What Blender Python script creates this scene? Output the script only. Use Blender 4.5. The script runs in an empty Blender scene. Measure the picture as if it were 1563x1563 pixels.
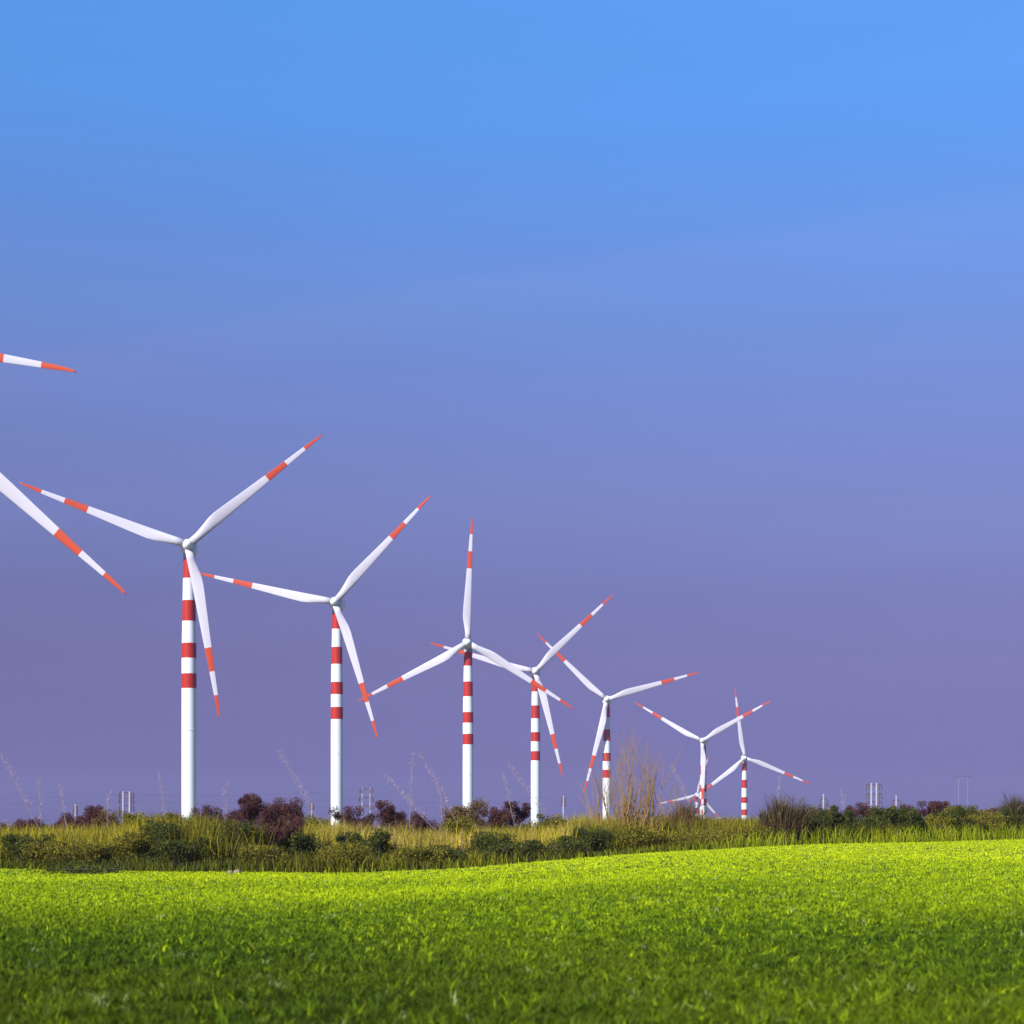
import bpy, math, random
import numpy as np
from mathutils import Vector, Matrix

random.seed(7)
rng = np.random.default_rng(7)
scene = bpy.context.scene
COL = scene.collection

# ------------------------------------------------------------------ camera
F = 2917.0            # focal length in photograph pixels (photo is 1563 wide)
Y0 = 1262.0           # horizon row
CX = 781.5
CAMH = 1.5
cam_d = bpy.data.cameras.new("camera")
cam = bpy.data.objects.new("camera", cam_d)
COL.objects.link(cam)
cam.location = (0, 0, CAMH)
cam.rotation_euler = (math.radians(90), 0, 0)
cam_d.sensor_width = 36.0
cam_d.lens = 36.0 * F / 1563.0
cam_d.shift_y = (Y0 - 781.5) / 1563.0
cam_d.clip_start = 0.1
cam_d.clip_end = 60000
cam_d.dof.use_dof = True
cam_d.dof.focus_distance = 420
cam_d.dof.aperture_fstop = 2.5
scene.camera = cam

# ------------------------------------------------------------------ sun and sky
SUN_EL = math.radians(36)
SUN_AZ = math.radians(-139)       # clockwise from +Y: behind the camera, to the left
sv = Vector((math.sin(SUN_AZ) * math.cos(SUN_EL), math.cos(SUN_AZ) * math.cos(SUN_EL), math.sin(SUN_EL)))
sl = bpy.data.lights.new("sun", 'SUN')
sl.energy = 4.9
sl.angle = math.radians(0.5)
sl.color = (1.0, 0.96, 0.90)
so = bpy.data.objects.new("sun", sl)
COL.objects.link(so)
so.rotation_euler = (-sv).to_track_quat('-Z', 'Y').to_euler()

world = bpy.data.worlds.new("World")
scene.world = world
world.use_nodes = True
wt = world.node_tree
wt.nodes.clear()
W = wt.nodes.new
wo = W('ShaderNodeOutputWorld')
bg = W('ShaderNodeBackground')
sky = W('ShaderNodeTexSky')
sky.sky_type = 'NISHITA'
sky.sun_disc = False
sky.sun_elevation = SUN_EL
sky.sun_rotation = SUN_AZ
sky.air_density = 1.0
sky.dust_density = 1.0
sky.ozone_density = 1.0
bg.inputs[1].default_value = 0.1
# tint of this evening-blue sky by elevation (multiplies the Nishita sky)
SKY_TINT = [(0.0, 0.2005, 0.2102, 0.5763), (0.902, 0.2005, 0.2102, 0.5763), (1.766, 0.1731, 0.1586, 0.472), (3.108, 0.1851, 0.1553, 0.4102), (5.018, 0.2224, 0.1732, 0.3766), (6.917, 0.2543, 0.2056, 0.4067), (9.0, 0.3272, 0.2809, 0.5019), (10.905, 0.3553, 0.327, 0.5682), (12.786, 0.3867, 0.3953, 0.6732), (14.64, 0.3914, 0.4685, 0.7703), (16.463, 0.3946, 0.5456, 0.8989), (18.252, 0.3641, 0.6088, 1.0079), (20.005, 0.3602, 0.7143, 1.1646), (21.72, 0.3767, 0.784, 1.2553), (23.362, 0.3927, 0.8398, 1.3245), (30.0, 0.3927, 0.8398, 1.3245)]
#SKYTINT#
geo = W('ShaderNodeTexCoord')
sep = W('ShaderNodeSeparateXYZ')
wt.links.new(geo.outputs['Generated'], sep.inputs[0])
asin = W('ShaderNodeMath'); asin.operation = 'ARCSINE'
wt.links.new(sep.outputs['Z'], asin.inputs[0])
# slight tilt of the gradient: bluer towards the right
tl = W('ShaderNodeMath'); tl.operation = 'MULTIPLY_ADD'
wt.links.new(sep.outputs['X'], tl.inputs[0]); tl.inputs[1].default_value = 0.0
wt.links.new(asin.outputs[0], tl.inputs[2])
mr = W('ShaderNodeMapRange')
mr.inputs['From Min'].default_value = 0.0
mr.inputs['From Max'].default_value = math.radians(30)
wt.links.new(tl.outputs[0], mr.inputs[0])
ramp = W('ShaderNodeValToRGB')
ramp.color_ramp.interpolation = 'B_SPLINE' if False else 'LINEAR'
els = ramp.color_ramp.elements
while len(els) > 1:
    els.remove(els[-1])
KMAX = max(max(t[1:]) for t in SKY_TINT)
for i, t in enumerate(SKY_TINT):
    p = min(1.0, t[0] / 30.0)
    e = els[0] if i == 0 else els.new(p)
    e.position = p
    e.color = (t[1] / KMAX, t[2] / KMAX, t[3] / KMAX, 1)
wt.links.new(mr.outputs[0], ramp.inputs[0])
mul = W('ShaderNodeVectorMath'); mul.operation = 'MULTIPLY'
wt.links.new(sky.outputs[0], mul.inputs[0])
wt.links.new(ramp.outputs[0], mul.inputs[1])
scl = W('ShaderNodeVectorMath'); scl.operation = 'SCALE'
scl.inputs['Scale'].default_value = KMAX
wt.links.new(mul.outputs[0], scl.inputs[0])
# very faint high veil of cirrus stretched along the sky
mp = W('ShaderNodeMapping'); mp.inputs['Scale'].default_value = (2.2, 1.5, 22.0)
mp.inputs['Rotation'].default_value = (0, math.radians(11), 0)
wt.links.new(geo.outputs['Generated'], mp.inputs[0])
nz = W('ShaderNodeTexNoise'); nz.inputs['Scale'].default_value = 1.6; nz.inputs['Detail'].default_value = 4
wt.links.new(mp.outputs[0], nz.inputs[0])
mr2 = W('ShaderNodeMapRange')
mr2.inputs['From Min'].default_value = 0.35; mr2.inputs['From Max'].default_value = 0.75
mr2.inputs['To Min'].default_value = 0.985; mr2.inputs['To Max'].default_value = 1.035
wt.links.new(nz.outputs[0], mr2.inputs[0])
scl2 = W('ShaderNodeVectorMath'); scl2.operation = 'SCALE'
wt.links.new(scl.outputs[0], scl2.inputs[0]); wt.links.new(mr2.outputs[0], scl2.inputs['Scale'])
# one long faint cloud streak rising to the right (a plane of directions through the viewer)
dp = W('ShaderNodeVectorMath'); dp.operation = 'DOT_PRODUCT'
wt.links.new(geo.outputs['Generated'], dp.inputs[0]); dp.inputs[1].default_value = (-0.165, -0.286, 1.0)
ns_ = W('ShaderNodeTexNoise'); ns_.inputs['Scale'].default_value = 5.0; ns_.inputs['Detail'].default_value = 3
wt.links.new(geo.outputs['Generated'], ns_.inputs[0])
wv = W('ShaderNodeMath'); wv.operation = 'MULTIPLY_ADD'; wv.inputs[1].default_value = 0.022
wt.links.new(ns_.outputs[0], wv.inputs[0]); wt.links.new(dp.outputs['Value'], wv.inputs[2])
fl = W('ShaderNodeMapRange'); fl.interpolation_type = 'SMOOTHSTEP'
fl.inputs['From Min'].default_value = 0.011; fl.inputs['From Max'].default_value = 0.020
fl.inputs['To Min'].default_value = 1.0; fl.inputs['To Max'].default_value = 0.0
wt.links.new(wv.outputs[0], fl.inputs[0])
fl2 = W('ShaderNodeMapRange'); fl2.interpolation_type = 'SMOOTHSTEP'
fl2.inputs['From Min'].default_value = -0.022; fl2.inputs['From Max'].default_value = 0.011
wt.links.new(wv.outputs[0], fl2.inputs[0])
fm = W('ShaderNodeMath'); fm.operation = 'MULTIPLY'
wt.links.new(fl.outputs[0], fm.inputs[0]); wt.links.new(fl2.outputs[0], fm.inputs[1])
cm = W('ShaderNodeMix'); cm.data_type = 'RGBA'; cm.blend_type = 'MULTIPLY'
wt.links.new(fm.outputs[0], cm.inputs[0]); wt.links.new(scl2.outputs[0], cm.inputs[6]); cm.inputs[7].default_value = (1.09, 1.02, 1.0, 1)
cm.clamp_result = False
wt.links.new(cm.outputs[2], bg.inputs[0])
wt.links.new(bg.outputs[0], wo.inputs[0])

vs = scene.view_settings
vs.view_transform = 'Standard'
vs.look = 'None'
vs.gamma = 1.0
vs.exposure = 0.85
vs.use_curve_mapping = False

# ------------------------------------------------------------------ helpers
def tag(o, label=None, cat=None, group=None, kind=None):
    if label: o['label'] = label
    if cat: o['category'] = cat
    if group: o['group'] = group
    if kind: o['kind'] = kind
    return o

def empty(name, loc, label, cat, group=None):
    o = bpy.data.objects.new(name, None)
    COL.objects.link(o)
    o.location = loc
    return tag(o, label, cat, group)

def obj(name, me, parent=None, loc=None):
    o = bpy.data.objects.new(name, me)
    COL.objects.link(o)
    if parent: o.parent = parent
    if loc is not None: o.location = loc
    return o

class MB:
    """plain mesh collector"""
    def __init__(s):
        s.v = []; s.f = []; s.m = []
    def add(s, vs_, fs, mi=0):
        b = len(s.v)
        s.v += [tuple(p) for p in vs_]
        for f in fs:
            s.f.append(tuple(b + i for i in f)); s.m.append(mi)
    def loft(s, rings, mi=0, cap=True, mats=None):
        b = len(s.v); n = len(rings[0])
        for r in rings: s.v += [tuple(p) for p in r]
        for k in range(len(rings) - 1):
            for i in range(n):
                j = (i + 1) % n
                s.f.append((b + k*n + i, b + k*n + j, b + (k+1)*n + j, b + (k+1)*n + i))
                s.m.append(mats[k] if mats else mi)
        if cap:
            s.f.append(tuple(b + i for i in range(n))[::-1]); s.m.append(mats[0] if mats else mi)
            e = b + (len(rings)-1)*n
            s.f.append(tuple(e + i for i in range(n))); s.m.append(mats[-1] if mats else mi)
    def tube(s, pts, rad, n=6, mi=0):
        rings = []
        P = [Vector(p) for p in pts]
        for k, p in enumerate(P):
            d = (P[min(k+1, len(P)-1)] - P[max(k-1, 0)]).normalized()
            u = d.orthogonal().normalized()
            if abs(d.z) < 0.99:
                u = d.cross(Vector((0, 0, 1))).normalized()
            else:
                u = d.cross(Vector((0, 1, 0))).normalized()
            w = d.cross(u)
            r = rad[k] if hasattr(rad, '__len__') else rad
            rings.append([p + (u*math.cos(a) + w*math.sin(a))*r for a in [2*math.pi*i/n for i in range(n)]])
        s.loft(rings, mi)
    def box(s, c, h, mi=0):
        cx, cy, cz = c; hx, hy, hz = h
        v = [(cx+sx*hx, cy+sy*hy, cz+sz*hz) for sx in (-1,1) for sy in (-1,1) for sz in (-1,1)]
        s.add(v, [(0,1,3,2),(4,6,7,5),(0,4,5,1),(2,3,7,6),(0,2,6,4),(1,5,7,3)], mi)
    def mesh(s, name, mats, smooth=False):
        me = bpy.data.meshes.new(name)
        me.from_pydata(s.v, [], s.f)
        for m in mats: me.materials.append(m)
        me.polygons.foreach_set('material_index', s.m)
        if smooth: me.polygons.foreach_set('use_smooth', [True]*len(s.f))
        me.update()
        return me

def at(px, py, d):
    return Vector(((px - CX)/F*d, d, CAMH + (Y0 - py)/F*d))

# ------------------------------------------------------------------ terrain height
PXK = [-400, 0, 180, 550, 700, 850, 1000, 1150, 1300, 1563, 2000]
EDK = [1322, 1328, 1330, 1332, 1326, 1315, 1302, 1293, 1288, 1281, 1274]
DDK = [62, 62, 62, 63, 64, 66, 70, 75, 81, 90, 96]
ZEK = [CAMH - (e - Y0)/F*d for e, d in zip(EDK, DDK)]
VD = [0, 130, 200, 280, 373, 488, 591, 684, 786, 887, 1085, 1215, 2020, 6000]
VZ = [0, 0, -2.0, -3.9, -1.5, -4.6, -7.0, -10.4, -12.6, -17.3, -27.8, -32.7, -42.5, -50]
def smooth(t):
    t = np.clip(t, 0, 1); return t*t*(3 - 2*t)
def lawn_edge(x, y):
    px = CX + F*x/np.maximum(y, 1.0)
    return np.interp(px, PXK, DDK), np.interp(px, PXK, ZEK)
def ground_z(x, y):
    x = np.asarray(x, float); y = np.asarray(y, float)
    D, ze = lawn_edge(x, y)
    t = (y - 14)/(D - 14)
    z = ze*smooth(t)
    z = z + 0.035*np.sin(x*0.35 + 1.0)*np.sin(y*0.21)*smooth((y-8)/10.)*(1 - smooth((y-110)/20.))
    w = smooth((y - 112)/45.)
    r = np.hypot(x, y)
    v = np.interp(y, VD, VZ)
    return z*(1-w) + v*w

# ------------------------------------------------------------------ materials
def newmat(name):
    m = bpy.data.materials.new(name); m.use_nodes = True
    nt = m.node_tree
    b = nt.nodes['Principled BSDF']
    return m, nt, b

def paint(name, col, rough=0.4, dirt=0.06):
    m, nt, b = newmat(name)
    tc = nt.nodes.new('ShaderNodeTexCoord')
    n = nt.nodes.new('ShaderNodeTexNoise'); n.inputs['Scale'].default_value = 0.35; n.inputs['Detail'].default_value = 5
    mpn = nt.nodes.new('ShaderNodeMapping'); mpn.inputs['Scale'].default_value = (1.5, 1.5, 0.25)
    nt.links.new(tc.outputs['Object'], mpn.inputs[0]); nt.links.new(mpn.outputs[0], n.inputs[0])
    mx = nt.nodes.new('ShaderNodeMix'); mx.data_type = 'RGBA'
    mx.inputs[6].default_value = (*[c*(1-dirt*2) for c in col], 1)
    mx.inputs[7].default_value = (*col, 1)
    nt.links.new(n.outputs[0], mx.inputs[0])
    nt.links.new(mx.outputs[2], b.inputs['Base Color'])
    b.inputs['Roughness'].default_value = rough
    b.inputs['Specular IOR Level'].default_value = 0.2
    return m

WHITE = paint('white_paint', (0.66, 0.69, 0.71), 0.35)
RED = paint('red_paint', (0.37, 0.020, 0.005), 0.45)
BWHITE = paint('blade_white_paint', (0.50, 0.47, 0.53), 0.4)
BRED = paint('blade_red_paint', (0.45, 0.055, 0.014), 0.5)
GREY = paint('grey_housing', (0.30, 0.29, 0.32), 0.5)
STEEL = paint('galvanised_steel', (0.25, 0.24, 0.30), 0.5)
DARKC = paint('brown_insulator', (0.09, 0.05, 0.05), 0.4)

def veg(name, stops, trans=0.35, tipcol=None, patch=None, rough=0.55, pscale=0.12):
    """leaf material: colour by per-blade random value, slow patches over the ground and blade height"""
    m = bpy.data.materials.new(name); m.use_nodes = True
    nt = m.node_tree; nt.nodes.clear()
    N = nt.nodes.new; L = nt.links.new
    out = N('ShaderNodeOutputMaterial')
    at_ = N('ShaderNodeAttribute'); at_.attribute_name = 'rnd'
    rp = N('ShaderNodeValToRGB')
    e = rp.color_ramp.elements
    while len(e) > 1: e.remove(e[-1])
    for i, (p, c) in enumerate(stops):
        q = e[0] if i == 0 else e.new(p)
        q.position = p; q.color = (*c, 1)
    L(at_.outputs['Fac'], rp.inputs[0])
    colr = rp.outputs[0]
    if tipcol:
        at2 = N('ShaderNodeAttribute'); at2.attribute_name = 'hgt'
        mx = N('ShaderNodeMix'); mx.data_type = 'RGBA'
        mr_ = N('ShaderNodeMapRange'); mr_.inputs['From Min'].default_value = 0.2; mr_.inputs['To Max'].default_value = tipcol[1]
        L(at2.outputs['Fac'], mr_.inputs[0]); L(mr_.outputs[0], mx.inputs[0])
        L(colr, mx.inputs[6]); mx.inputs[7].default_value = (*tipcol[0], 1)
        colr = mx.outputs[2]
    if patch:
        ge = N('ShaderNodeNewGeometry')
        nn = N('ShaderNodeTexNoise'); nn.inputs['Scale'].default_value = pscale; nn.inputs['Detail'].default_value = 4
        mp_ = N('ShaderNodeMapping'); mp_.inputs['Scale'].default_value = (1, 0.45, 0.2)
        L(ge.outputs['Position'], mp_.inputs[0]); L(mp_.outputs[0], nn.inputs[0])
        mr3 = N('ShaderNodeMapRange'); mr3.inputs['From Min'].default_value = 0.42; mr3.inputs['From Max'].default_value = 0.60
        mr3.inputs['To Max'].default_value = patch[1]
        L(nn.outputs[0], mr3.inputs[0])
        mx2 = N('ShaderNodeMix'); mx2.data_type = 'RGBA'
        L(mr3.outputs[0], mx2.inputs[0]); L(colr, mx2.inputs[6]); mx2.inputs[7].default_value = (*patch[0], 1)
        colr = mx2.outputs[2]
    d = N('ShaderNodeBsdfPrincipled'); d.inputs['Roughness'].default_value = rough
    d.inputs['Specular IOR Level'].default_value = 0.06
    t = N('ShaderNodeBsdfTranslucent')
    L(colr, d.inputs['Base Color']); L(colr, t.inputs[0])
    ms = N('ShaderNodeMixShader'); ms.inputs[0].default_value = trans
    L(d.outputs[0], ms.inputs[1]); L(t.outputs[0], ms.inputs[2])
    L(ms.outputs[0], out.inputs[0])
    return m

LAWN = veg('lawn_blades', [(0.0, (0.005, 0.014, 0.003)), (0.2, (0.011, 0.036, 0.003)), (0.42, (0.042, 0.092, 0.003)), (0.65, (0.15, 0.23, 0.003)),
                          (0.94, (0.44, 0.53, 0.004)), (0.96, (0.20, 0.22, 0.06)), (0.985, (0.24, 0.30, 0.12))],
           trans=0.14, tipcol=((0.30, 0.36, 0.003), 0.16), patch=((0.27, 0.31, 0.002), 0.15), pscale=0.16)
DRY = veg('dry_grass_blades', [(0.0, (0.09, 0.08, 0.01)), (0.35, (0.30, 0.24, 0.012)), (0.75, (0.48, 0.38, 0.02)), (1.0, (0.46, 0.30, 0.10))],
          trans=0.3, patch=((0.14, 0.13, 0.012), 0.75), pscale=0.35)
WEED = veg('green_weed_blades', [(0.0, (0.04, 0.045, 0.006)), (0.5, (0.13, 0.13, 0.008)), (1.0, (0.28, 0.24, 0.015))],
           trans=0.3, patch=((0.045, 0.05, 0.012), 0.6), pscale=0.3)
GREENT = veg('green_tall_blades', [(0.0, (0.06, 0.10, 0.006)), (0.5, (0.26, 0.31, 0.005)), (1.0, (0.42, 0.42, 0.015))], trans=0.4)
MAROON = veg('maroon_leaves', [(0.0, (0.035, 0.014, 0.02)), (0.5, (0.085, 0.034, 0.032)), (0.85, (0.14, 0.062, 0.036)), (1.0, (0.20, 0.13, 0.04))], trans=0.2)
BROWN = veg('brown_leaves', [(0.0, (0.05, 0.03, 0.02)), (0.5, (0.15, 0.09, 0.03)), (1.0, (0.27, 0.19, 0.06))], trans=0.25)
REED = veg('dark_reed_leaves', [(0.0, (0.022, 0.015, 0.010)), (0.5, (0.07, 0.05, 0.02)), (1.0, (0.18, 0.12, 0.04))], trans=0.2)
OLIVE = veg('olive_leaves', [(0.0, (0.03, 0.04, 0.012)), (0.5, (0.15, 0.13, 0.014)), (0.85, (0.32, 0.24, 0.022)), (1.0, (0.44, 0.33, 0.03))], trans=0.25)
GREEN = veg('dark_green_leaves', [(0.0, (0.012, 0.025, 0.01)), (0.45, (0.045, 0.056, 0.012)), (0.75, (0.12, 0.12, 0.014)), (1.0, (0.26, 0.21, 0.03))], trans=0.25)
PLUME = veg('pale_stalk', [(0.0, (0.38, 0.28, 0.31)), (1.0, (0.50, 0.39, 0.43))], trans=0.4)

def bark(name, col):
    m, nt, b = newmat(name)
    n = nt.nodes.new('ShaderNodeTexNoise'); n.inputs['Scale'].default_value = 9
    tc = nt.nodes.new('ShaderNodeTexCoord'); nt.links.new(tc.outputs['Object'], n.inputs[0])
    mx = nt.nodes.new('ShaderNodeMix'); mx.data_type = 'RGBA'
    mx.inputs[6].default_value = (*[c*0.5 for c in col], 1); mx.inputs[7].default_value = (*[min(1, c*1.4) for c in col], 1)
    nt.links.new(n.outputs[0], mx.inputs[0]); nt.links.new(mx.outputs[2], b.inputs['Base Color'])
    b.inputs['Roughness'].default_value = 0.8
    return m
BARK = bark('dark_bark', (0.09, 0.06, 0.04))
TWIG = bark('orange_twig', (0.26, 0.15, 0.035))
STONE = bark('pale_stone', (0.20, 0.16, 0.08))

# ground material: soil and moss under the lawn, dry field beyond
m, nt, b = newmat('ground_soil_and_field'); GROUND = m
N = nt.nodes.new; L = nt.links.new
ge = N('ShaderNodeNewGeometry')
n1 = N('ShaderNodeTexNoise'); n1.inputs['Scale'].default_value = 6.0; n1.inputs['Detail'].default_value = 8
n2 = N('ShaderNodeTexNoise'); n2.inputs['Scale'].default_value = 0.02; n2.inputs['Detail'].default_value = 5
L(ge.outputs['Position'], n1.inputs[0]); L(ge.outputs['Position'], n2.inputs[0])
r1 = N('ShaderNodeValToRGB'); r1.color_ramp.elements[0].color = (0.010, 0.022, 0.004, 1); r1.color_ramp.elements[1].color = (0.04, 0.07, 0.006, 1)
r1.color_ramp.elements[0].position = 0.35; r1.color_ramp.elements[1].position = 0.65
r2 = N('ShaderNodeValToRGB'); r2.color_ramp.elements[0].color = (0.07, 0.09, 0.02, 1); r2.color_ramp.elements[1].color = (0.22, 0.18, 0.06, 1)
r2.color_ramp.elements[0].position = 0.4; r2.color_ramp.elements[1].position = 0.6
L(n1.outputs[0], r1.inputs[0]); L(n2.outputs[0], r2.inputs[0])
sp = N('ShaderNodeSeparateXYZ'); L(ge.outputs['Position'], sp.inputs[0])
mrg = N('ShaderNodeMapRange'); mrg.inputs['From Min'].default_value = 60; mrg.inputs['From Max'].default_value = 110
L(sp.outputs['Y'], mrg.inputs[0])
mg = N('ShaderNodeMix'); mg.data_type = 'RGBA'
L(mrg.outputs[0], mg.inputs[0]); L(r1.outputs[0], mg.inputs[6]); L(r2.outputs[0], mg.inputs[7])
L(mg.outputs[2], b.inputs['Base Color']); b.inputs['Roughness'].default_value = 0.95
b.inputs['Specular IOR Level'].default_value = 0.1
bp = N('ShaderNodeBump'); bp.inputs['Strength'].default_value = 0.6; bp.inputs['Distance'].default_value = 0.05
L(n1.outputs[0], bp.inputs['Height']); L(bp.outputs[0], b.inputs['Normal'])

# ------------------------------------------------------------------ ground sheet
ys = np.concatenate([np.linspace(-60, 8, 8), np.arange(10, 170, 1.5), np.geomspace(172, 6000, 50)])
us = np.linspace(-1, 1, 161)
GX, GY = np.meshgrid(us, ys)
half = np.maximum(60, np.abs(GY)*1.0)
GXX = np.sign(GX)*np.abs(GX)**1.6*half
GZ = ground_z(GXX, GY)
nv, nu = GXX.shape
me = bpy.data.meshes.new('ground')
V = np.stack([GXX, GY, GZ], -1).reshape(-1, 3)
me.vertices.add(len(V)); me.vertices.foreach_set('co', V.ravel())
ii, jj = np.meshgrid(np.arange(nv-1), np.arange(nu-1), indexing='ij')
q = np.stack([ii*nu+jj, ii*nu+jj+1, (ii+1)*nu+jj+1, (ii+1)*nu+jj], -1).reshape(-1, 4)
me.loops.add(q.size); me.loops.foreach_set('vertex_index', q.ravel())
me.polygons.add(len(q)); me.polygons.foreach_set('loop_start', np.arange(len(q))*4)
me.update(calc_edges=True); me.materials.append(GROUND)
me.polygons.foreach_set('use_smooth', np.ones(len(q), bool))
tag(obj('ground', me), kind='structure')

# ------------------------------------------------------------------ wind turbines
B = 45.0   # blade length in metres
def blade_mesh():
    chord = [(0.025, 2.1), (0.08, 2.1), (0.13, 2.45), (0.19, 2.95), (0.23, 3.05), (0.30, 2.85), (0.40, 2.5), (0.50, 2.15),
             (0.594, 1.85), (0.66, 1.62), (0.731, 1.4), (0.80, 1.2), (0.868, 1.0), (0.92, 0.82), (0.96, 0.62), (0.985, 0.4), (1.0, 0.05)]
    mb = MB(); rings = []; mats = []
    n = 16
    for k, (t, c) in enumerate(chord):
        r = t*B
        roundness = max(0.0, 1 - max(0, t - 0.05)/0.16)
        th = c*(roundness*1.0 + (1-roundness)*(0.26 - 0.12*t))
        tw = math.radians(22*(1-t)**2*(1-roundness) + 1)
        lead = -0.95*(1 - 0.75*t) if t > 0.02 else -1.05      # straight leading edge
        lead = -(1.05*(1-t) + 0.12*t)
        ring = []
        for i in range(n):
            a = 2*math.pi*i/n
            cx = (1 - math.cos(a))/2*c           # 0..c along chord
            sx = cx/c
            foil = 2.6*(math.sqrt(max(sx,0))*(1-sx)**0.9)/1.0*0.5 if True else 0
            ell = math.sin(a)
            yy = th/2*(roundness*ell + (1-roundness)*math.copysign(foil, ell if abs(ell) > 1e-9 else 1))
            if abs(ell) < 1e-9: yy = 0
            u = lead + cx
            # chord lies along x (ccw side = -x for a blade pointing +z seen from -y)
            X = -u; Yv = yy
            X2 = X*math.cos(tw) - Yv*math.sin(tw); Y2 = X*math.sin(tw) + Yv*math.cos(tw)
            ring.append((X2, Y2, r))
        rings.append(ring)
    ts = [c[0] for c in chord]
    for k in range(len(ts)-1):
        mid = (ts[k]+ts[k+1])/2
        mats.append(1 if (0.594 < mid < 0.731 or mid > 0.868) else 0)
    mb.loft(rings, mats=mats)
    me = mb.mesh('blade', [BWHITE, BRED], True)
    return me

def ring(r, z, n=40, cx=0, cy=0):
    return [(cx + r*math.cos(2*math.pi*i/n), cy + r*math.sin(2*math.pi*i/n), z) for i in range(n)]

def tower_mesh(H):
    mb = MB()
    ks = [0.03, 0.067, 0.178, 0.305, 0.424, 0.55, 0.636, 0.725, 0.81]
    mt = [2, 1, 0, 1, 0, 1, 0, 1]
    rad = lambda k: 1.42 + (1.92-1.42)*min(1, k/0.62)
    rings = [ring(rad(k), -k*B) for k in ks]
    mats = list(mt)
    for z in (-1.05*B, -1.3*B, -1.55*B, -H+3, -H-1.5):
        rings.append(ring(1.94, z)); mats.append(0)
    mb.loft(rings, mats=mats)
    me = mb.mesh('tower', [WHITE, RED, GREY], True)
    # flat caps
    return me

def flange_mesh(k):
    mb = MB(); r = 1.96
    mb.loft([ring(r, -k*B+0.08), ring(r+0.05, -k*B+0.06), ring(r+0.05, -k*B-0.06), ring(r, -k*B-0.08)], 0)
    return mb.mesh('flange', [WHITE], True)

def door_mesh(H):
    mb = MB()
    mb.box((0, -1.96, -H+3.2), (0.5, 0.06, 1.1), 0)
    return mb.mesh('door', [GREY])

def nacelle_mesh():
    mb = MB(); rings = []
    for y, w, h, zc in [(1.6, 1.45, 1.45, 0.0), (1.9, 1.8, 1.75, 0.0), (2.8, 2.0, 1.95, 0), (8.5, 1.95, 1.9, 0.05), (11.0, 1.6, 1.55, 0.2), (11.8, 1.0, 1.0, 0.3)]:
        rr = []
        for i in range(32):
            a = 2*math.pi*i/32
            c, s = math.cos(a), math.sin(a)
            p = 0.62
            rr.append((w*math.copysign(abs(c)**p, c), y - 4.2, zc + h*math.copysign(abs(s)**p, s)))
        rings.append(rr)
    mb.loft(rings, 0)
    mb.box((0, 5.6, 2.25), (0.25, 0.5, 0.35), 0)
    return mb.mesh('nacelle', [WHITE], True)

def spinner_mesh():
    mb = MB(); rings = []
    for y, r in [(1.5, 1.25), (1.0, 1.42), (0.0, 1.45), (-0.9, 1.3), (-1.6, 0.95), (-2.05, 0.5), (-2.2, 0.08)]:
        rings.append([(r*math.cos(2*math.pi*i/28), y, r*math.sin(2*math.pi*i/28)) for i in range(28)][::-1])
    mb.loft(rings, 0)
    return mb.mesh('spinner', [WHITE], True)

BLADE = blade_mesh(); NAC = nacelle_mesh(); SPIN = spinner_mesh()
HT = 78.0
# hub px, hub py, blade length px, blade angle (deg ccw from right), yaw deg, label
TURB = [
    (-302, 502, 425, -8.9, 0, "nearest wind turbine, only one orange tipped blade tip reaching in high at the left edge"),
    (-75, 678, 355.5, -40.55, 2, "second nearest wind turbine, a single long blade slanting down from the left edge"),
    (287, 832, 268, 40.1, -6, "tallest fully visible wind turbine, at left with its tower rising beside dark maroon bush"),
    (511, 919, 219.5, 47.4, 4, "second tallest wind turbine standing to the right of the tallest one"),
    (714, 981, 191, 87.8, 0, "wind turbine in the middle with one blade pointing straight up"),
    (817, 1025, 167, 44.4, 2, "wind turbine just right of the middle, its left blade passing behind its neighbour"),
    (926, 1068, 147, 16.2, 3, "wind turbine whose tower stands behind the bare twiggy shrub"),
    (1072, 1131, 121.5, 29.6, 14, "far wind turbine with two blades in a V and one hanging straight down its tower"),
    (1137, 1157, 108, 98.0, 3, "rightmost wind turbine, small, short striped tower top above the hedge"),
    (1064, 1213, 65, 73.0, 3, "tiniest and farthest wind turbine, its rotor half sunk behind hedge left of V shaped blades"),
]
for (hx, hy, L_, ang, yaw, lab) in TURB:
    d = F*B/L_
    hub = at(hx, hy, d)
    yawr = -math.radians(yaw)
    off = 4.2
    dirv = Vector((math.sin(yawr), -math.cos(yawr), 0))
    axis = hub - dirv*off
    gz = float(ground_z(axis.x, axis.y))
    H = hub.z - gz
    root = empty('wind_turbine', (axis.x, axis.y, gz), lab, 'wind turbine', 'red and white banded wind turbines in a receding row')
    root.rotation_euler = (0, 0, yawr)
    def put(name, me, loc, rot=(0, 0, 0), parent=root):
        o = obj(name, me, parent, loc); o.rotation_euler = rot; return o
    tw_ = put('tower', tower_mesh(H), (0, 0, H))
    for k in (1.05, ):
        put('flange', flange_mesh(k), (0, 0, 0), parent=tw_)
    put('door', door_mesh(H), (0, 0, 0), parent=tw_)
    put('nacelle', NAC, (0, 0, H))
    put('spinner', SPIN, (0, -off, H))
    for k in range(3):
        a = math.radians(ang + 120*k)
        # blade mesh points +z; seen from -y, rotate about y: +z -> (cos a, sin a)
        put('blade', BLADE, (0, -off, H), (0, math.pi/2 - a, 0))

# ------------------------------------------------------------------ power pylons and poles
def rel(o, mb, name, mats, parent):
    return obj(name, mb.mesh(name, mats), parent)

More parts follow.
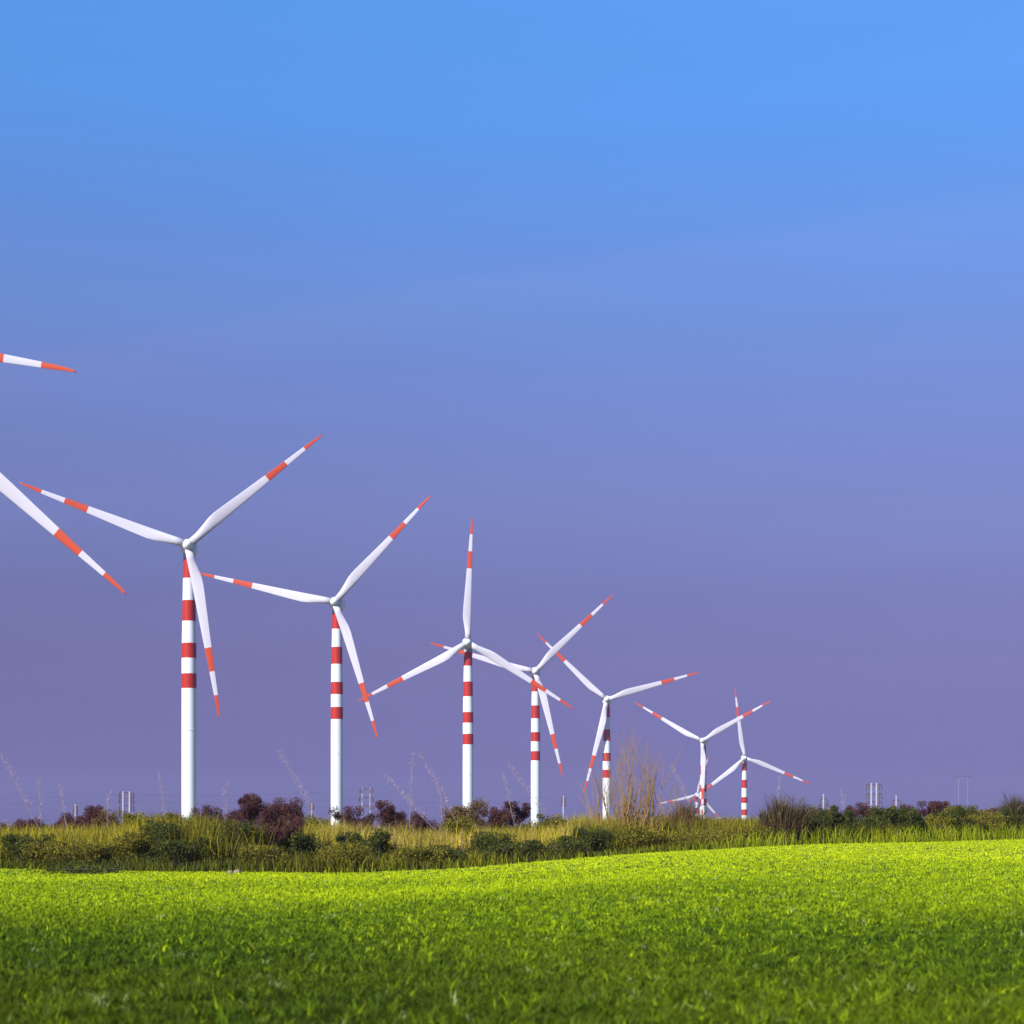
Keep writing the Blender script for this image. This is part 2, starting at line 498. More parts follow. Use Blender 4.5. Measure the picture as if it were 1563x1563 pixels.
def insulator(parent, x, z):
    mb = MB()
    mb.loft([ring(r_, z_, 8, x, 0) for r_, z_ in [(0.14, z), (0.30, z-0.3), (0.18, z-0.5), (0.32, z-0.8), (0.18, z-1.0), (0.32, z-1.3), (0.14, z-1.6)]])
    obj('insulator', mb.mesh('insulator', [DARKC]), parent)

def twin_pylon(px, top, d, halfw, arms, label, post=0.32):
    g = at(px, top, d); gz = float(ground_z(g.x, g.y)); H = g.z - gz
    r = empty('twin_post_pylon', (g.x, g.y, gz), label, 'pylon', 'power pylons beyond the hedge')
    sc = d/F
    for s in (-1, 1):
        mb = MB(); x = s*halfw*sc
        mb.tube([(x, 0, -1), (x, 0, H)], [post*1.5, post], 10)
        # climbing rungs and lattice bracing between
        obj('post', mb.mesh('post', [STEEL], True), r)
    mb = MB(); x = halfw*sc; z = H-1
    k = 0
    while z > 4:
        mb.tube([(-x*(1 if k % 2 else -1), 0, z), (x*(1 if k % 2 else -1), 0, z-3.0)], post*0.12, 4); z -= 3.0; k += 1
    obj('bracing', mb.mesh('bracing', [STEEL]), r)
    for (ay, hw) in arms:
        z = H - (ay)*sc; w = hw*sc
        mb = MB()
        mb.box((0, 0, z), (w, 0.14, 0.14)); 
        mb.tube([(-w, 0, z), (-x, 0, z+0.9)], 0.06, 5); mb.tube([(w, 0, z), (x, 0, z+0.9)], 0.06, 5)
        a = obj('crossarm', mb.mesh('crossarm', [DARKC]), r)
        for ix in (-w*0.97, -w*0.6, w*0.6, w*0.97):
            insulator(a, ix, z-0.1)
    return g, r

def single_pole(px, top, d, arms, label, rad=0.3):
    g = at(px, top, d); gz = float(ground_z(g.x, g.y)); H = g.z - gz
    r = empty('power_pole', (g.x, g.y, gz), label, 'power pole', 'power poles beyond the hedge')
    sc = d/F
    mb = MB(); mb.tube([(0, 0, -1), (0, 0, H)], [rad*1.4, rad*0.8], 10)
    obj('post', mb.mesh('post', [STEEL], True), r)
    for (ay, hw) in arms:
        z = H - ay*sc; w = hw*sc
        mb = MB(); mb.box((0, 0, z), (w, 0.12, 0.12))
        mb.tube([(-w*0.8, 0, z), (0, -0.2, z+0.9)], 0.05, 5); mb.tube([(w*0.8, 0, z), (0, -0.2, z+0.9)], 0.05, 5)
        a = obj('crossarm', mb.mesh('crossarm', [DARKC]), r)
        for ix in (-w*0.95, w*0.95): insulator(a, ix, z-0.1)
    return g, r

twin_pylon(193, 1208, 620, 5, [(2, 11), (11, 11), (22, 11)], "pale twin post pylon far left of the tallest turbine tower")
twin_pylon(559, 1202, 700, 6, [(2, 10), (15, 11), (28, 10)], "faint boxy twin post pylon just right of the second tallest turbine tower", post=0.2)
twin_pylon(1334, 1195, 640, 4, [(3, 12), (17, 12), (29, 12)], "tallest twin post pylon with three crossarms at right above a dark round bush")
twin_pylon(1470, 1184, 1500, 7, [(1, 13)], "barely visible twin post pylon farthest right", post=0.08)
single_pole(1257, 1212, 560, [(8, 6), (18, 9)], "single power pole left of the tallest twin post pylon")
single_pole(1368, 1214, 560, [(8, 6), (18, 9)], "single power pole just right of the tallest twin post pylon")
single_pole(860, 1214, 620, [(3, 2.4), (9, 3)], "thin single power pole between two towers left of the bare twiggy shrub")
single_pole(115, 1227, 620, [(3, 2.4), (9, 3)], "short thin power pole above the maroon bushes at far left")
single_pole(476, 1225, 560, [(2, 2.2)], "short thin white pole just left of the second tallest turbine tower", rad=0.2)

def wire(pts, label):
    o_ = Vector(pts[0]); mb = MB(); P = []
    for a, b_ in zip(pts[:-1], pts[1:]):
        a = Vector(a); b_ = Vector(b_)
        for k in range(24):
            t = k/24; p = a.lerp(b_, t); p.z -= 0.9*4*t*(1-t)
            P.append(p - o_)
    P.append(Vector(pts[-1]) - o_)
    mb.tube(P, 0.022, 4)
    o = obj('power_cable', mb.mesh('power_cable', [DARKC]), None, o_)
    tag(o, label, 'cable', 'sagging power cables')
wire([at(-150, 1214, 620), at(182, 1213, 620), at(549, 1206, 700), at(860, 1217, 620)], "thin upper power cable running behind the two tallest turbine towers")
wire([at(-150, 1224, 620), at(182, 1223, 620), at(549, 1219, 700), at(860, 1225, 620)], "thin lower power cable running behind the two tallest turbine towers")

# ------------------------------------------------------------------ grass (numpy blades)
def blades(name, x, y, z, h, w, lean, mat, rnd, seg3=False):
    n = len(x)
    th = rng.uniform(0, 2*np.pi, n)            # blade facing
    wx, wy = np.cos(th)*w/2, np.sin(th)*w/2
    ph = rng.uniform(0, 2*np.pi, n)
    lx, ly = np.cos(ph)*lean*h, np.sin(ph)*lean*h
    rows = [(0.0, 0.0, 1.0), (0.55, 0.28, 0.85), (1.0, 1.0, 0.0)] if not seg3 else [(0, 0, 0.9), (0.4, 0.14, 1.0), (0.75, 0.5, 0.7), (1.0, 1.0, 0)]
    nr = len(rows); nvb = (nr-1)*2 + 1
    V = np.zeros((n, nvb, 3), np.float32); HG = np.zeros((n, nvb), np.float32)
    for k, (tz, tl_, tw_) in enumerate(rows[:-1]):
        for s, o_ in ((-1, 0), (1, 1)):
            V[:, 2*k+o_, 0] = x + lx*tl_ + s*wx*tw_
            V[:, 2*k+o_, 1] = y + ly*tl_ + s*wy*tw_
            V[:, 2*k+o_, 2] = z + h*tz*np.sqrt(np.maximum(0.2, 1 - (lean*tl_)**2*0.5))
            HG[:, 2*k+o_] = tz
    V[:, -1, 0] = x + lx; V[:, -1, 1] = y + ly
    V[:, -1, 2] = z + h*np.sqrt(np.maximum(0.2, 1 - lean**2*0.5)); HG[:, -1] = 1
    base = (np.arange(n)*nvb)[:, None]
    loops = []; 
    pat = []
    for k in range(nr-2):
        pat += [2*k, 2*k+1, 2*k+3, 2*k+2]
    pat += [2*(nr-2), 2*(nr-2)+1, nvb-1]
    lp = (base + np.array(pat)[None, :]).ravel()
    sizes = [4]*(nr-2) + [3]
    starts0 = np.cumsum([0]+sizes[:-1])
    starts = ((np.arange(n)*len(pat))[:, None] + starts0[None, :]).ravel()
    me = bpy.data.meshes.new(name)
    me.vertices.add(n*nvb); me.vertices.foreach_set('co', V.ravel())
    me.loops.add(len(lp)); me.loops.foreach_set('vertex_index', lp.astype(np.int32))
    me.polygons.add(len(starts)); me.polygons.foreach_set('loop_start', starts.astype(np.int32))
    me.update(calc_edges=True)
    a = me.attributes.new('rnd', 'FLOAT', 'POINT'); a.data.foreach_set('value', np.repeat(rnd, nvb).astype(np.float32))
    a = me.attributes.new('hgt', 'FLOAT', 'POINT'); a.data.foreach_set('value', HG.ravel())
    me.materials.append(mat)
    return me

def fbm(x, y, s, seed):
    r = np.random.default_rng(seed); v = np.zeros_like(x)
    for o_ in range(10):
        a = r.uniform(0, 2*np.pi); f = s*r.uniform(0.5, 2.2)
        v += np.sin(f*(x*np.cos(a) + y*np.sin(a)) + r.uniform(0, 6.28))
    return v/10**0.5

def sample(n, d0, d1, power, az=0.33):
    """points with areal density ~ d^-power between distances d0 and d1"""
    e = 2 - power
    u = rng.uniform(0, 1, n)
    d = (u*(d1**e - d0**e) + d0**e)**(1/e)
    a = rng.uniform(-az, az, n)
    return a*d, d

# the mown lawn: blades gathered in small tufts, vignette shade painted into their colour near the camera
nt_ = 150000; PER = 8
tx_, ty_ = sample(nt_, 11.5, 96, 1.65)
tsz = rng.uniform(0.5, 1.5, nt_); trn = rng.normal(0, 1, nt_); todd = rng.uniform(0, 1, nt_)
x = np.repeat(tx_, PER); y = np.repeat(ty_, PER)
spread = 0.022*(y/14)**0.7
x = x + rng.normal(size=len(x))*spread; y = y + rng.normal(size=len(x))*spread
tsz = np.repeat(tsz, PER); trn = np.repeat(trn, PER); todd = np.repeat(todd, PER)
D, _ = lawn_edge(x, y)
keep = y < D + 0.5 + 0.8*fbm(x, y, 0.9, 3)
x, y, tsz, trn, todd = x[keep], y[keep], tsz[keep], trn[keep], todd[keep]; n = len(x)
cl = fbm(x, y, 7.0, 5) + 0.6*fbm(x, y, 18.0, 6)
h = (0.058 + 0.020*cl)*tsz*rng.uniform(0.6, 1.3, n)
h = np.clip(h, 0.015, 0.16)*np.interp(y, [22, 60], [1.0, 0.55])*(1 + 0.5*(1 - smooth((y-13)/12)))
w = 0.011*rng.uniform(0.6, 1.4, n)*(y/14)**0.4
big = fbm(x, y, 0.25, 9)
mean = np.interp(y, [11, 14, 18, 24, 32, 44, 60], [0.04, 0.08, 0.18, 0.34, 0.54, 0.74, 0.88])  # foreground shade put into blade colour, fading out with distance
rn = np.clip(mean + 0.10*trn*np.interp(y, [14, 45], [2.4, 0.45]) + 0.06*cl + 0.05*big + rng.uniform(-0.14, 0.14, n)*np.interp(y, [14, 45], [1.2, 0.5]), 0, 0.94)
pale = todd > 0.993
rn = np.where(pale, np.clip(0.95 + 0.05*tsz/1.5, 0.95, 1.0), rn)
w = np.where(pale, w*1.2, w)
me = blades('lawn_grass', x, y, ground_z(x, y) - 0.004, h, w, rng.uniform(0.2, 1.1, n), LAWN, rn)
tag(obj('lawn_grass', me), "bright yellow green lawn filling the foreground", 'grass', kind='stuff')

# bright taller green blades where the lawn runs out
n = 150000
x, y = sample(n, 60, 100, 1.0)
D, _ = lawn_edge(x, y); px = CX + F*x/y
k = (np.abs(y - D - 1.0) < 3.0*rng.uniform(0, 1, n)) & (rng.uniform(0, 1, n) < np.interp(px, [700, 1000, 1200, 1563], [0.15, 0.3, 1, 1]))
x, y = x[k], y[k]; n = len(x)
me = blades('tall_green_grass', x, y, ground_z(x, y), rng.uniform(0.15, 0.95, n)*np.interp(CX + F*x/y, [900, 1250], [0.3, 1.0]), rng.uniform(0.012, 0.024, n), rng.uniform(0.1, 0.7, n), GREENT, rng.uniform(0, 1, n), True)
tag(obj('tall_green_grass', me), "taller bright green grass along the far edge of the lawn", 'grass', kind='stuff')

# dark green weeds in front, dry yellow grass behind them
n = 170000
x, y = sample(n, 60, 112, 1.0)
D, _ = lawn_edge(x, y); px = CX + F*x/y
cl = fbm(x, y, 0.6, 21)
k = (y > D + 0.3 + 0.4*cl) & (y < D + 11 + 4*cl)
x, y, cl, px = x[k], y[k], cl[k], px[k]; D = D[k]; n = len(x)
hm = np.interp(px, [0, 200, 450, 700, 900, 1100, 1250, 1563], [0.75, 0.8, 0.8, 0.65, 0.65, 0.5, 0.35, 0.35])
h = hm*(0.75 + 0.22*cl)*rng.uniform(0.6, 1.2, n)*(0.75 + 0.25*smooth((y-D)/5))
me = blades('weeds', x, y, ground_z(x, y), np.clip(h, 0.2, 1.7), rng.uniform(0.02, 0.045, n), rng.uniform(0.1, 0.6, n), WEED, np.clip(rng.uniform(0, 1, n)*0.8 + 0.15*cl, 0, 1), True)
tag(obj('weeds', me), "dark olive weeds and rough grass along the back of the lawn", 'weeds', kind='stuff')

n = 200000
x, y = sample(n, 64, 125, 1.0)
D, _ = lawn_edge(x, y); px = CX + F*x/y
cl = fbm(x, y, 0.35, 31)
k = (y > D + 3 + 2.0*cl) & (y < D + 34)
x, y, cl, px = x[k], y[k], cl[k], px[k]; D = D[k]; n = len(x)
zg = ground_z(x, y)
# height so that the tops stay near eye level
topy = np.interp(px, [0, 190, 220, 262, 310, 340, 440, 490, 530, 560, 650, 850, 880, 1150, 1180, 1563], [1260, 1260, 1250, 1244, 1244, 1254, 1254, 1251, 1252, 1261, 1262, 1259, 1246, 1246, 1258, 1254])
h = (CAMH - zg + (Y0 - topy)/F*y)*(1.04 + 0.07*cl + 0.06*fbm(x, y, 2.0, 33))*rng.uniform(0.5, 1.03, n)
tall = rng.uniform(0, 1, n) > 0.985
h = np.where(tall, h*1.25, h)
me = blades('dry_grass', x, y, zg, h, rng.uniform(0.016, 0.034, n), rng.uniform(0.05, 0.45, n), DRY, np.clip(rng.uniform(0, 1, n)*0.8 + 0.15*cl + 0.1 + np.interp(px, [0, 190, 215, 450, 475, 650, 860, 900, 1150, 1200, 1563], [-.05, -.05, -.4, -.4, .2, .35, .2, -.2, -.2, -.3, -.2]), 0, 1), True)
tag(obj('dry_grass', me), "tall yellow dry grass growing between the bushes", 'grass', kind='stuff')

# ------------------------------------------------------------------ shrubs
def leaf_mesh(name, P, size, mat, up=0.0, rnd=None):
    """P: (n,3) centres; each leaf a bent quad of random orientation"""
    n = len(P)
    d = rng.normal(size=(n, 3)); d[:, 2] += up; d /= np.linalg.norm(d, axis=1)[:, None]
    e = np.cross(d, rng.normal(size=(n, 3))); e /= np.linalg.norm(e, axis=1)[:, None]
    s = size*rng.uniform(0.6, 1.4, n)[:, None]
    asp = 0.32 if up < 1 else 0.10
    V = np.stack([P - d*s, P + e*s*asp, P + d*s, P - e*s*asp], 1)
    me = bpy.data.meshes.new(name)
    me.vertices.add(n*4); me.vertices.foreach_set('co', V.ravel().astype(np.float32))
    me.loops.add(n*4); me.loops.foreach_set('vertex_index', np.arange(n*4, dtype=np.int32))
    me.polygons.add(n); me.polygons.foreach_set('loop_start', (np.arange(n)*4).astype(np.int32))
    me.update(calc_edges=True)
    if rnd is None: rnd = rng.uniform(0, 1, n)
    a = me.attributes.new('rnd', 'FLOAT', 'POINT'); a.data.foreach_set('value', np.repeat(rnd, 4).astype(np.float32))
    me.materials.append(mat)
    return me

def shrub(name, px, top, wpx, d, mat, label, group, reedy=False, cat='bush'):
    if d < 10: d = float(np.interp(px, PXK, DDK)) + d
    p = at(px, top, d); gz = float(ground_z(p.x, p.y)); H = p.z - gz; R = wpx/F*d/2
    r = empty(name, (p.x, p.y, gz), label, cat, group)
    mb = MB(); tips = []
    R *= 1.28
    ns = random.randint(6, 9)
    for s in range(ns):
        a = random.uniform(0, 6.28); rr = R*random.uniform(0.2, 0.95); hh = H*random.uniform(0.62, 0.93)*(1 - 0.30*(rr/R)**2)
        e = Vector((math.cos(a)*rr, math.sin(a)*rr*0.8, hh))
        mid = Vector((e.x*0.35, e.y*0.35, hh*0.45)) + Vector((random.uniform(-.1, .1),)*3)
        mb.tube([(e.x*0.08, e.y*0.08, -0.1), mid, e], [0.035, 0.022, 0.008], 5)
        tips.append(e)
        for q in range(3):
            t = random.uniform(0.5, 0.95); b0 = mid.lerp(e, t)
            b1 = b0 + Vector((random.uniform(-1, 1)*R*0.4, random.uniform(-1, 1)*R*0.3, random.uniform(0.05, 0.25)*H))
            b1.z = min(b1.z, H*1.0)
            mb.tube([b0, b1], [0.014, 0.005], 4); tips.append(b1)
    obj('stems', mb.mesh('stems', [BARK]), r)
    area = (2*R)*H
    if reedy:
        n = int(420*area) + 150
        a = rng.uniform(0, 2*np.pi, n); rr = R*0.75*rng.uniform(0, 1, n)**0.9
        x = np.cos(a)*rr; y = np.sin(a)*rr*0.8
        me = blades('crown', x, y, np.zeros(n), H*rng.uniform(0.2, 1.0, n)*(1 - 0.7*(rr/R)**1.3), rng.uniform(0.012, 0.03, n), rng.uniform(0.05, 0.8, n)*min(1.2, R/H), mat, rng.uniform(0, 1, n), True)
        obj('crown', me, r)
        return r
    n = int(3000*area) + 700
    # clumps of leaves round branch tips, plus fill
    cent = []
    for t in tips: cent.append((t.x, t.y, t.z, random.uniform(0.22, 0.42)*min(R, 0.8)))
    for q in range(16):
        a = random.uniform(0, 6.28); rr = R*random.uniform(0.0, 0.95)
        cent.append((math.cos(a)*rr, math.sin(a)*rr*0.8, H*random.uniform(0.1, 0.75)*(1-0.35*(rr/R)**2), random.uniform(0.3, 0.55)*min(R, 0.9)))
    C = np.array(cent); k = rng.integers(0, len(C), n)
    g = rng.normal(size=(n, 3)); g /= np.linalg.norm(g, axis=1)[:, None]
    g *= (rng.uniform(0, 1, n)**0.45)[:, None]*C[k, 3:4]*np.where(rng.uniform(0, 1, n) > 0.9, 1.35, 1.0)[:, None]
    P = C[k, :3] + g
    sel = P[:, 2] < H*1.06; P = P[sel]; k = k[sel]; P[:, 2] = np.abs(P[:, 2])
    base = rng.uniform(0, 1, len(C)); 
    rn = np.clip(rng.normal(0.46, 0.20, len(P)) + 0.16*(base[k[:len(P)]] - 0.5), 0, 1)
    obj('crown', leaf_mesh('crown', P, 0.042, mat, rnd=rn, up=0.6), r)
    return r

GM = 'maroon bushes along the skyline'; GO = 'olive and brown bushes in the hedge line'; GG = 'dark green bushes in front of the hedge line'
S = [
 (58, 1247, 95, 84, MAROON, "low straggly maroon bush at the far left end of the hedge", GM),
 (110, 1244, 60, 86, MAROON, "small ragged maroon bush under the short thin pole at far left", GM),
 (146, 1230, 44, 82, MAROON, "narrow pointed maroon bush left of the pale twin post pylon", GM),
 (168, 1240, 44, 80, BROWN, "small orange brown bush at the foot of the pale twin post pylon", GO),
 (222, 1237, 86, 80, OLIVE, "rounded olive brown bush right of the pale twin post pylon", GO),
 (265, 1244, 56, 82, BROWN, "low brown bush directly left of the tallest turbine tower", GO),
 (318, 1229, 62, 84, MAROON, "rounded maroon bush touching the right side of the tallest turbine tower", GM),
 (387, 1207, 62, 84, MAROON, "highest maroon bush, round topped, between the two tallest towers", GM),
 (428, 1222, 78, 82, MAROON, "dark maroon bush sloping down to the right beside the highest maroon bush", GM),
 (474, 1242, 44, 80, OLIVE, "small olive bush left of the second tallest turbine tower", GO),
 (545, 1235, 64, 84, MAROON, "maroon bush right beside the second tallest turbine tower", GM),
 (594, 1227, 62, 86, MAROON, "uneven reddish bush below faint twin post pylon, middle of three in a clump", GM),
 (640, 1238, 54, 86, MAROON, "right hand low reddish bush of the clump between second and third towers", GM),
 (711, 1221, 56, 82, BROWN, "brown bush in front of the foot of the middle turbine tower", GO),
 (776, 1228, 76, 84, MAROON, "wide maroon bush between the middle tower and the next tower to its right", GM),
 (842, 1246, 60, 80, OLIVE, "low olive bush under the thin pole right of the middle towers", GO),
 (1042, 1243, 96, 84, OLIVE, "broad olive bush just right of the bare twiggy shrub", GO),
 (1108, 1250, 66, 88, BROWN, "low brown bush between the two smallest striped towers", GO),
 (1250, 1231, 84, 92, MAROON, "dark maroon bush around the foot of the single pole left of the tallest pylon", GM),
 (1331, 1228, 64, 100, MAROON, "small round maroon bush directly under the tallest twin post pylon", GM),
 (1374, 1233, 62, 96, OLIVE, "olive bush around the foot of the single pole right of the tallest pylon", GO),
 (1432, 1226, 76, 100, MAROON, "flat topped maroon bush below the barely visible pylon", GM),
 (1474, 1229, 58, 98, OLIVE, "olive bush to the right of the flat topped maroon bush", GO),
 (1512, 1236, 46, 100, MAROON, "small maroon bush left of the brown reeds at the right edge", GM),
 (34, 1276, 76, 2.2, GREEN, "dark green bush at the left edge above the lawn", GG),
 (80, 1286, 70, 1.8, OLIVE, "low olive bush beside the dark green bush at the left edge", GO),
 (140, 1288, 90, 2.0, OLIVE, "low wide olive bush above the dark grass patch at left", GO),
 (198, 1272, 60, 3.0, OLIVE, "olive bush below and left of the rounded olive brown bush", GO),
 (240, 1254, 84, 3.2, GREEN, "green bush in front of the olive brown bush near the tallest tower", GG),
 (268, 1284, 60, 1.6, GREEN, "low dark green bush at the lawn edge below the tallest tower", GG),
 (302, 1254, 80, 5.5, OLIVE, "olive green bush at the foot of the tallest turbine tower", GO),
 (322, 1280, 50, 2.0, GREEN, "dark bush left of the pale stones", GG),
 (354, 1256, 64, 3.0, GREEN, "dark green bush directly behind the pale stones", GG),
 (404, 1238, 84, 4.2, MAROON, "dark maroon and green bush below the highest maroon bush", GM),
 (400, 1292, 70, 1.8, OLIVE, "low olive bush right of the pale stones", GO),
 (462, 1268, 60, 3.6, GREEN, "dark green bush below the small olive bush left of second tower", GG),
 (520, 1286, 80, 1.8, OLIVE, "low olive bush at the lawn edge below the second tallest tower", GO),
 (534, 1262, 36, 5.0, GREEN, "narrow dark green bush just right below the second tallest tower", GG),
 (586, 1268, 46, 4.0, GREEN, "dark green bush among yellow grass below the faint pylon", GG),
 (634, 1294, 70, 1.6, OLIVE, "low olive bush where the lawn dips lowest", GO),
 (700, 1250, 40, 9.0, OLIVE, "small olive bush against the left side of the middle tower foot", GO),
 (748, 1272, 60, 3.5, GREEN, "dark green bush low in the hedge between the middle towers", GG),
 (690, 1292, 60, 2.0, GREEN, "low dark green bush below the foot of the middle tower", GG),
 (770, 1288, 50, 1.8, GREEN, "darkest low green bush below the wide maroon bush", GG),
 (812, 1284, 50, 2.0, GREEN, "low green bush below the fourth full tower", GG),
 (866, 1278, 50, 2.0, GREEN, "low dark green bush below the thin single power pole", GG),
 (908, 1264, 56, 3.0, GREEN, "dark green bush left of the foot of the bare twiggy shrub", GG),
 (972, 1262, 60, 3.0, OLIVE, "olive bush right at the foot of the bare twiggy shrub", GO),
 (1020, 1270, 70, 2.2, OLIVE, "low olive bush right of the foot of the bare twiggy shrub", GO),
 (1085, 1268, 70, 2.2, OLIVE, "low olive bush below the low brown bush between smallest towers", GO),
 (1142, 1262, 56, 3.2, OLIVE, "low olive bush in front of the rightmost turbine tower", GO),
 (1200, 1234, 64, 2.8, GREEN, "dark green bush at the foot of the tall brown reeds", GG),
 (1264, 1232, 90, 3.0, GREEN, "dark green bush in front of the maroon bush round the left single pole", GG),
 (1318, 1246, 64, 3.2, GREEN, "small dark green bush below the small round maroon bush", GG),
 (1368, 1232, 76, 3.0, GREEN, "dark green bush below the right single pole", GG),
 (1412, 1244, 76, 3.0, OLIVE, "low olive bush below the flat topped maroon bush", GO),
 (1462, 1232, 70, 3.2, GREEN, "dark green bush below the barely visible pylon", GG),
 (1506, 1242, 76, 3.0, OLIVE, "low olive bush left of the reeds at the right edge", GO),
 (1550, 1234, 60, 2.4, GREEN, "dark green bush at the foot of the reeds at the right edge", GG),
]
for s in S: shrub('bush', *s)
shrub('reed_clump', 1192, 1200, 80, 79, REED, "tall brown reed clump right of the rightmost turbine tower", 'brown reed clumps', True, 'reeds')
shrub('reed_clump', 1224, 1212, 64, 80, REED, "shorter brown reed clump beside the dark maroon bush left of single pole", 'brown reed clumps', True, 'reeds')
shrub('reed_clump', 1550, 1202, 84, 92.5, REED, "brown reed clump cut by the right edge of the picture", 'brown reed clumps', True, 'reeds')
shrub('reed_clump', 1044, 1208, 90, 80, BROWN, "fine brown reed clump in front of the tiniest farthest turbine", 'brown reed clumps', True, 'reeds')
shrub('reed_clump', 560, 1240, 60, 76, BROWN, "low pale reed clump in front of the maroon bush beside second tower", 'brown reed clumps', True, 'reeds')
shrub('reed_clump', 612, 1240, 60, 76, BROWN, "low pale reed clump in front of the reddish clump below faint pylon", 'brown reed clumps', True, 'reeds')
shrub('reed_clump', 900, 1238, 70, 74, BROWN, "fine brown reed clump left of the bare twiggy shrub", 'brown reed clumps', True, 'reeds')
shrub('reed_clump', 1010, 1236, 60, 76, BROWN, "fine brown reed clump right of the bare twiggy shrub", 'brown reed clumps', True, 'reeds')
# low weed clump spilling on to the lawn
shrub('weed_clump', 125, 1322, 130, 58.5, GREEN, "flat dark green weed patch spreading on the lawn at left", None, False, 'weeds')

# the bare twiggy shrub
p = at(952, 1262, 75); gz = float(ground_z(p.x, p.y))
r = empty('bare_shrub', (p.x, p.y, gz), "tall bare twiggy orange brown shrub fanning up in front of a turbine tower", 'shrub')
sc = 75/F
def grow(mb, p0, dirv, length, rad, depth):
    pts = [p0]; d = dirv.copy(); rr = [rad]; k = 6
    for i in range(k):
        d = (d + Vector((random.uniform(-.09, .09), random.uniform(-.09, .09), random.uniform(-0.02, 0.07)))).normalized()
        pts.append(pts[-1] + d*length/k); rr.append(rad*(1 - 0.85*(i+1)/k))
    mb.tube(pts, rr, 5)
    if depth > 0:
        for q in range(random.randint(5, 7)):
            i = random.randint(1, 5)
            nd = (d + Vector((random.uniform(-.6, .6), random.uniform(-.45, .45), random.uniform(-0.05, 0.35)))).normalized()
            grow(mb, pts[i], nd, length*random.uniform(0.3, 0.5), rr[i]*0.7, depth-1)
targets = [(905, 1180), (890, 1215), (917, 1150), (930, 1128), (942, 1160), (951, 1118), (960, 1145), (970, 1135), (982, 1150), (992, 1112), (985, 1165), (1003, 1122), (1012, 1150), (1022, 1165), (1005, 1185), (962, 1190), (940, 1200), (925, 1190), (958, 1205), (950, 1200), (968, 1215), (945, 1222), (975, 1210), (935, 1215), (990, 1205), (955, 1180), (1030, 1150), (1018, 1190), (998, 1195), (900, 1200), (980, 1180), (1040, 1200), (880, 1180)]
for (tx, ty) in targets:
    mb = MB()
    b0 = Vector(((tx-952)*sc*0.4 + random.uniform(-0.5, 0.5), random.uniform(-0.3, 0.3), -0.1))
    e = Vector(((tx-952)*sc, random.uniform(-0.5, 0.5), (Y0-ty)*sc + CAMH - gz))
    dv = e - b0; Ln = dv.length
    grow(mb, b0, (dv.normalized() + Vector((-dv.x*0.05, 0, 0.06))).normalized(), Ln*0.95, 0.030, 2)
    obj('branch', mb.mesh('branch', [TWIG]), r)

# slender pale stalks rising above the hedge
def stalk(x0, y0, x1, y1, d, label, plume=True):
    d = float(np.interp(x0, PXK, DDK)) + 15
    b0 = at(x0, y0, d); gz = float(ground_z(b0.x, b0.y)); e = at(x1, y1, d)
    dx = (e.x - b0.x)/(e.z - b0.z); bx = b0.x - dx*(b0.z - gz)
    r = empty('reed_stalk', (bx, d, gz), label, 'reed', 'slender pale stalks above the hedge')
    o_ = Vector((bx, d, gz)); E = e - o_
    mb = MB(); pts = []
    for k in range(9):
        t = k/8; pts.append(Vector((E.x*t + 0.05*E.x*math.sin(t*math.pi), 0, E.z*t)))
    mb.tube(pts, [0.015*(1-0.6*k/8) for k in range(9)], 5)
    obj('stem', mb.mesh('stem', [PLUME]), r)
    n = 300 if abs(x1 - x0) > 25 else 150; t = rng.uniform(0.35, 1.0, n)**0.7
    P = np.stack([E.x*t + rng.normal(size=n)*0.06, rng.normal(size=n)*0.05, E.z*t + rng.normal(size=n)*0.04], 1)
    obj('plume', leaf_mesh('plume', P, 0.055, PLUME, up=2.0), r)
stalk(56, 1250, 0, 1148, 66, "long pale stalk leaning left at the left edge of the picture")
stalk(62, 1250, 60, 1188, 66, "short upright pale stalk near the left edge")
stalk(100, 1250, 92, 1196, 67, "faint upright pale stalk above the low maroon bushes at left")
stalk(164, 1245, 166, 1205, 66, "short pinkish stalk left of the pale twin post pylon")
stalk(252, 1250, 243, 1176, 66, "pale upright stalk just left of the tallest turbine tower")
stalk(344, 1250, 345, 1190, 66, "pale upright stalk between tallest tower and the highest maroon bush")
stalk(489, 1248, 425, 1146, 67, "long pale stalk leaning left, just left of the second tallest tower")
stalk(625, 1245, 631, 1142, 67, "tallest upright pale stalk above the reddish bush clump")
stalk(694, 1242, 640, 1148, 67, "long pale stalk leaning left toward the tallest upright stalk")
stalk(650, 1246, 588, 1184, 66, "pale stalk leaning far left over the reddish bush clump")
stalk(675, 1246, 672, 1198, 66, "short upright pale stalk left of the middle turbine tower")
stalk(784, 1246, 768, 1180, 66, "faint pale stalk between the middle tower and the next")
stalk(842, 1250, 775, 1165, 66, "pale stalk leaning left behind which the pair of middle blades cross")
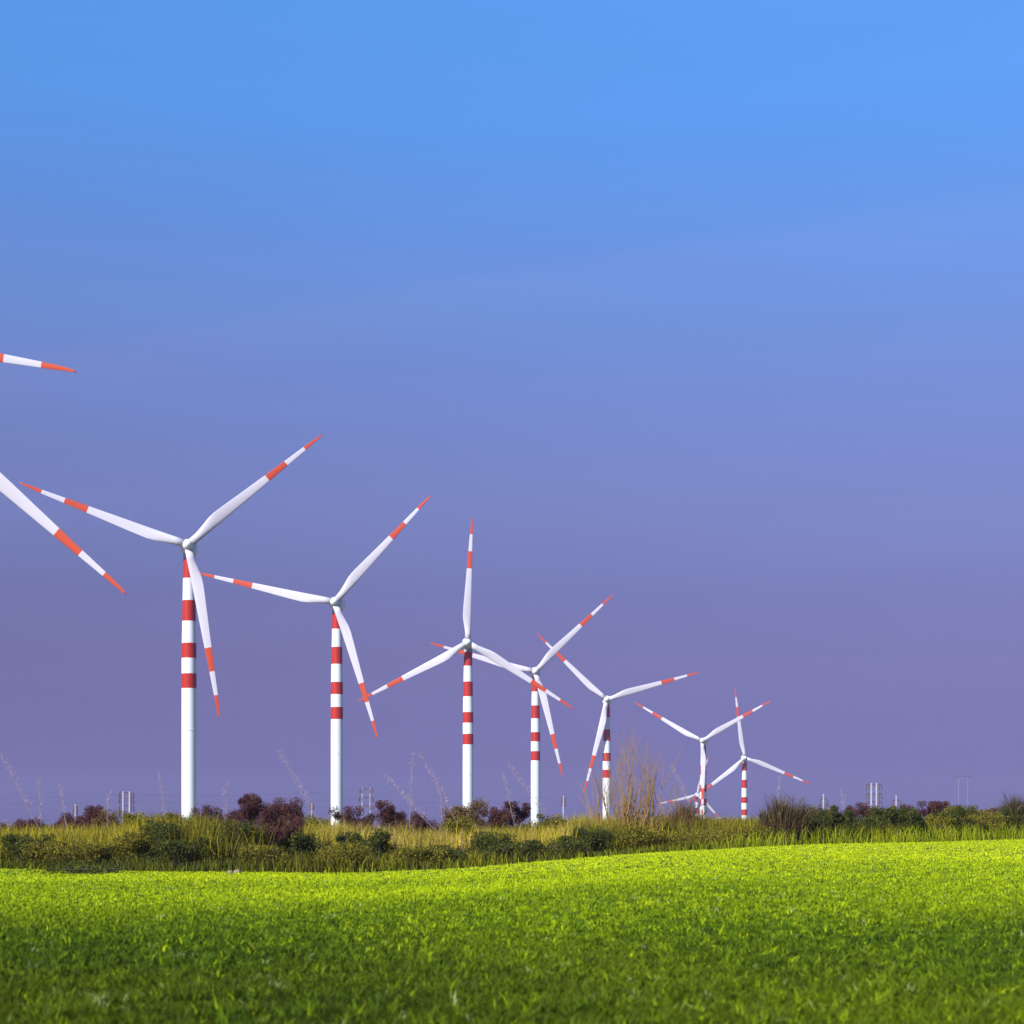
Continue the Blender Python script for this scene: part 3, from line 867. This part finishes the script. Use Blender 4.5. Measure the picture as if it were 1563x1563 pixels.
stalk(1062, 1248, 1024, 1164, 68, "pale stalk leaning left at the right side of the bare twiggy shrub")
stalk(1186, 1246, 1190, 1184, 70, "short pale stalk above the brown reeds right of the rightmost turbine")
stalk(1292, 1248, 1284, 1205, 72, "short pale stalk between the single pole and tallest pylon")

# pale stones lying at the lawn edge
for (px, py, s, lab) in [(351, 1324, 0.07, "left one of two pale stones at the back of the lawn"), (362, 1323, 0.09, "right one of two pale stones at the back of the lawn")]:
    D, _ = lawn_edge(np.array([(px-CX)/F*62]), np.array([62.0])); d = 60.5
    xx = (px-CX)/F*d
    mb = MB(); rings = []
    rr_ = random.Random(px)
    for k, (z, q) in enumerate([(-0.03, 1.0), (0.5*s, 1.08), (1.0*s, 0.9), (1.35*s, 0.5), (1.45*s, 0.15)]):
        rings.append([(s*1.3*q*math.cos(a)*rr_.uniform(.85, 1.1), s*q*math.sin(a)*rr_.uniform(.85, 1.1), z + rr_.uniform(-.01, .01)) for a in [2*math.pi*i/12 for i in range(12)]])
    mb.loft(rings)
    o = obj('stone', mb.mesh('stone', [STONE], True), None, (xx, d, float(ground_z(xx, d))))
    tag(o, lab, 'stone', 'pale stones at the lawn edge')


# ------------------------------------------------------------------ thin evening haze
me = bpy.data.meshes.new('haze')
hx, hy0, hy1, hz0, hz1 = 6100, -200, 6100, -53, 150
Vh = [(sx*hx, yy, zz) for sx in (-1, 1) for yy in (hy0, hy1) for zz in (hz0, hz1)]
me.from_pydata(Vh, [], [(0,1,3,2),(4,6,7,5),(0,4,5,1),(2,3,7,6),(0,2,6,4),(1,5,7,3)])
hm_ = bpy.data.materials.new('haze_air'); hm_.use_nodes = True
ht = hm_.node_tree; ht.nodes.clear()
ho = ht.nodes.new('ShaderNodeOutputMaterial'); hv = ht.nodes.new('ShaderNodeVolumePrincipled')
hv.inputs['Color'].default_value = (0.29, 0.26, 0.47, 1)
hv.inputs['Density'].default_value = 0.00019
ht.links.new(hv.outputs[0], ho.inputs['Volume'])
me.materials.append(hm_)
tag(obj('haze', me), kind='stuff')
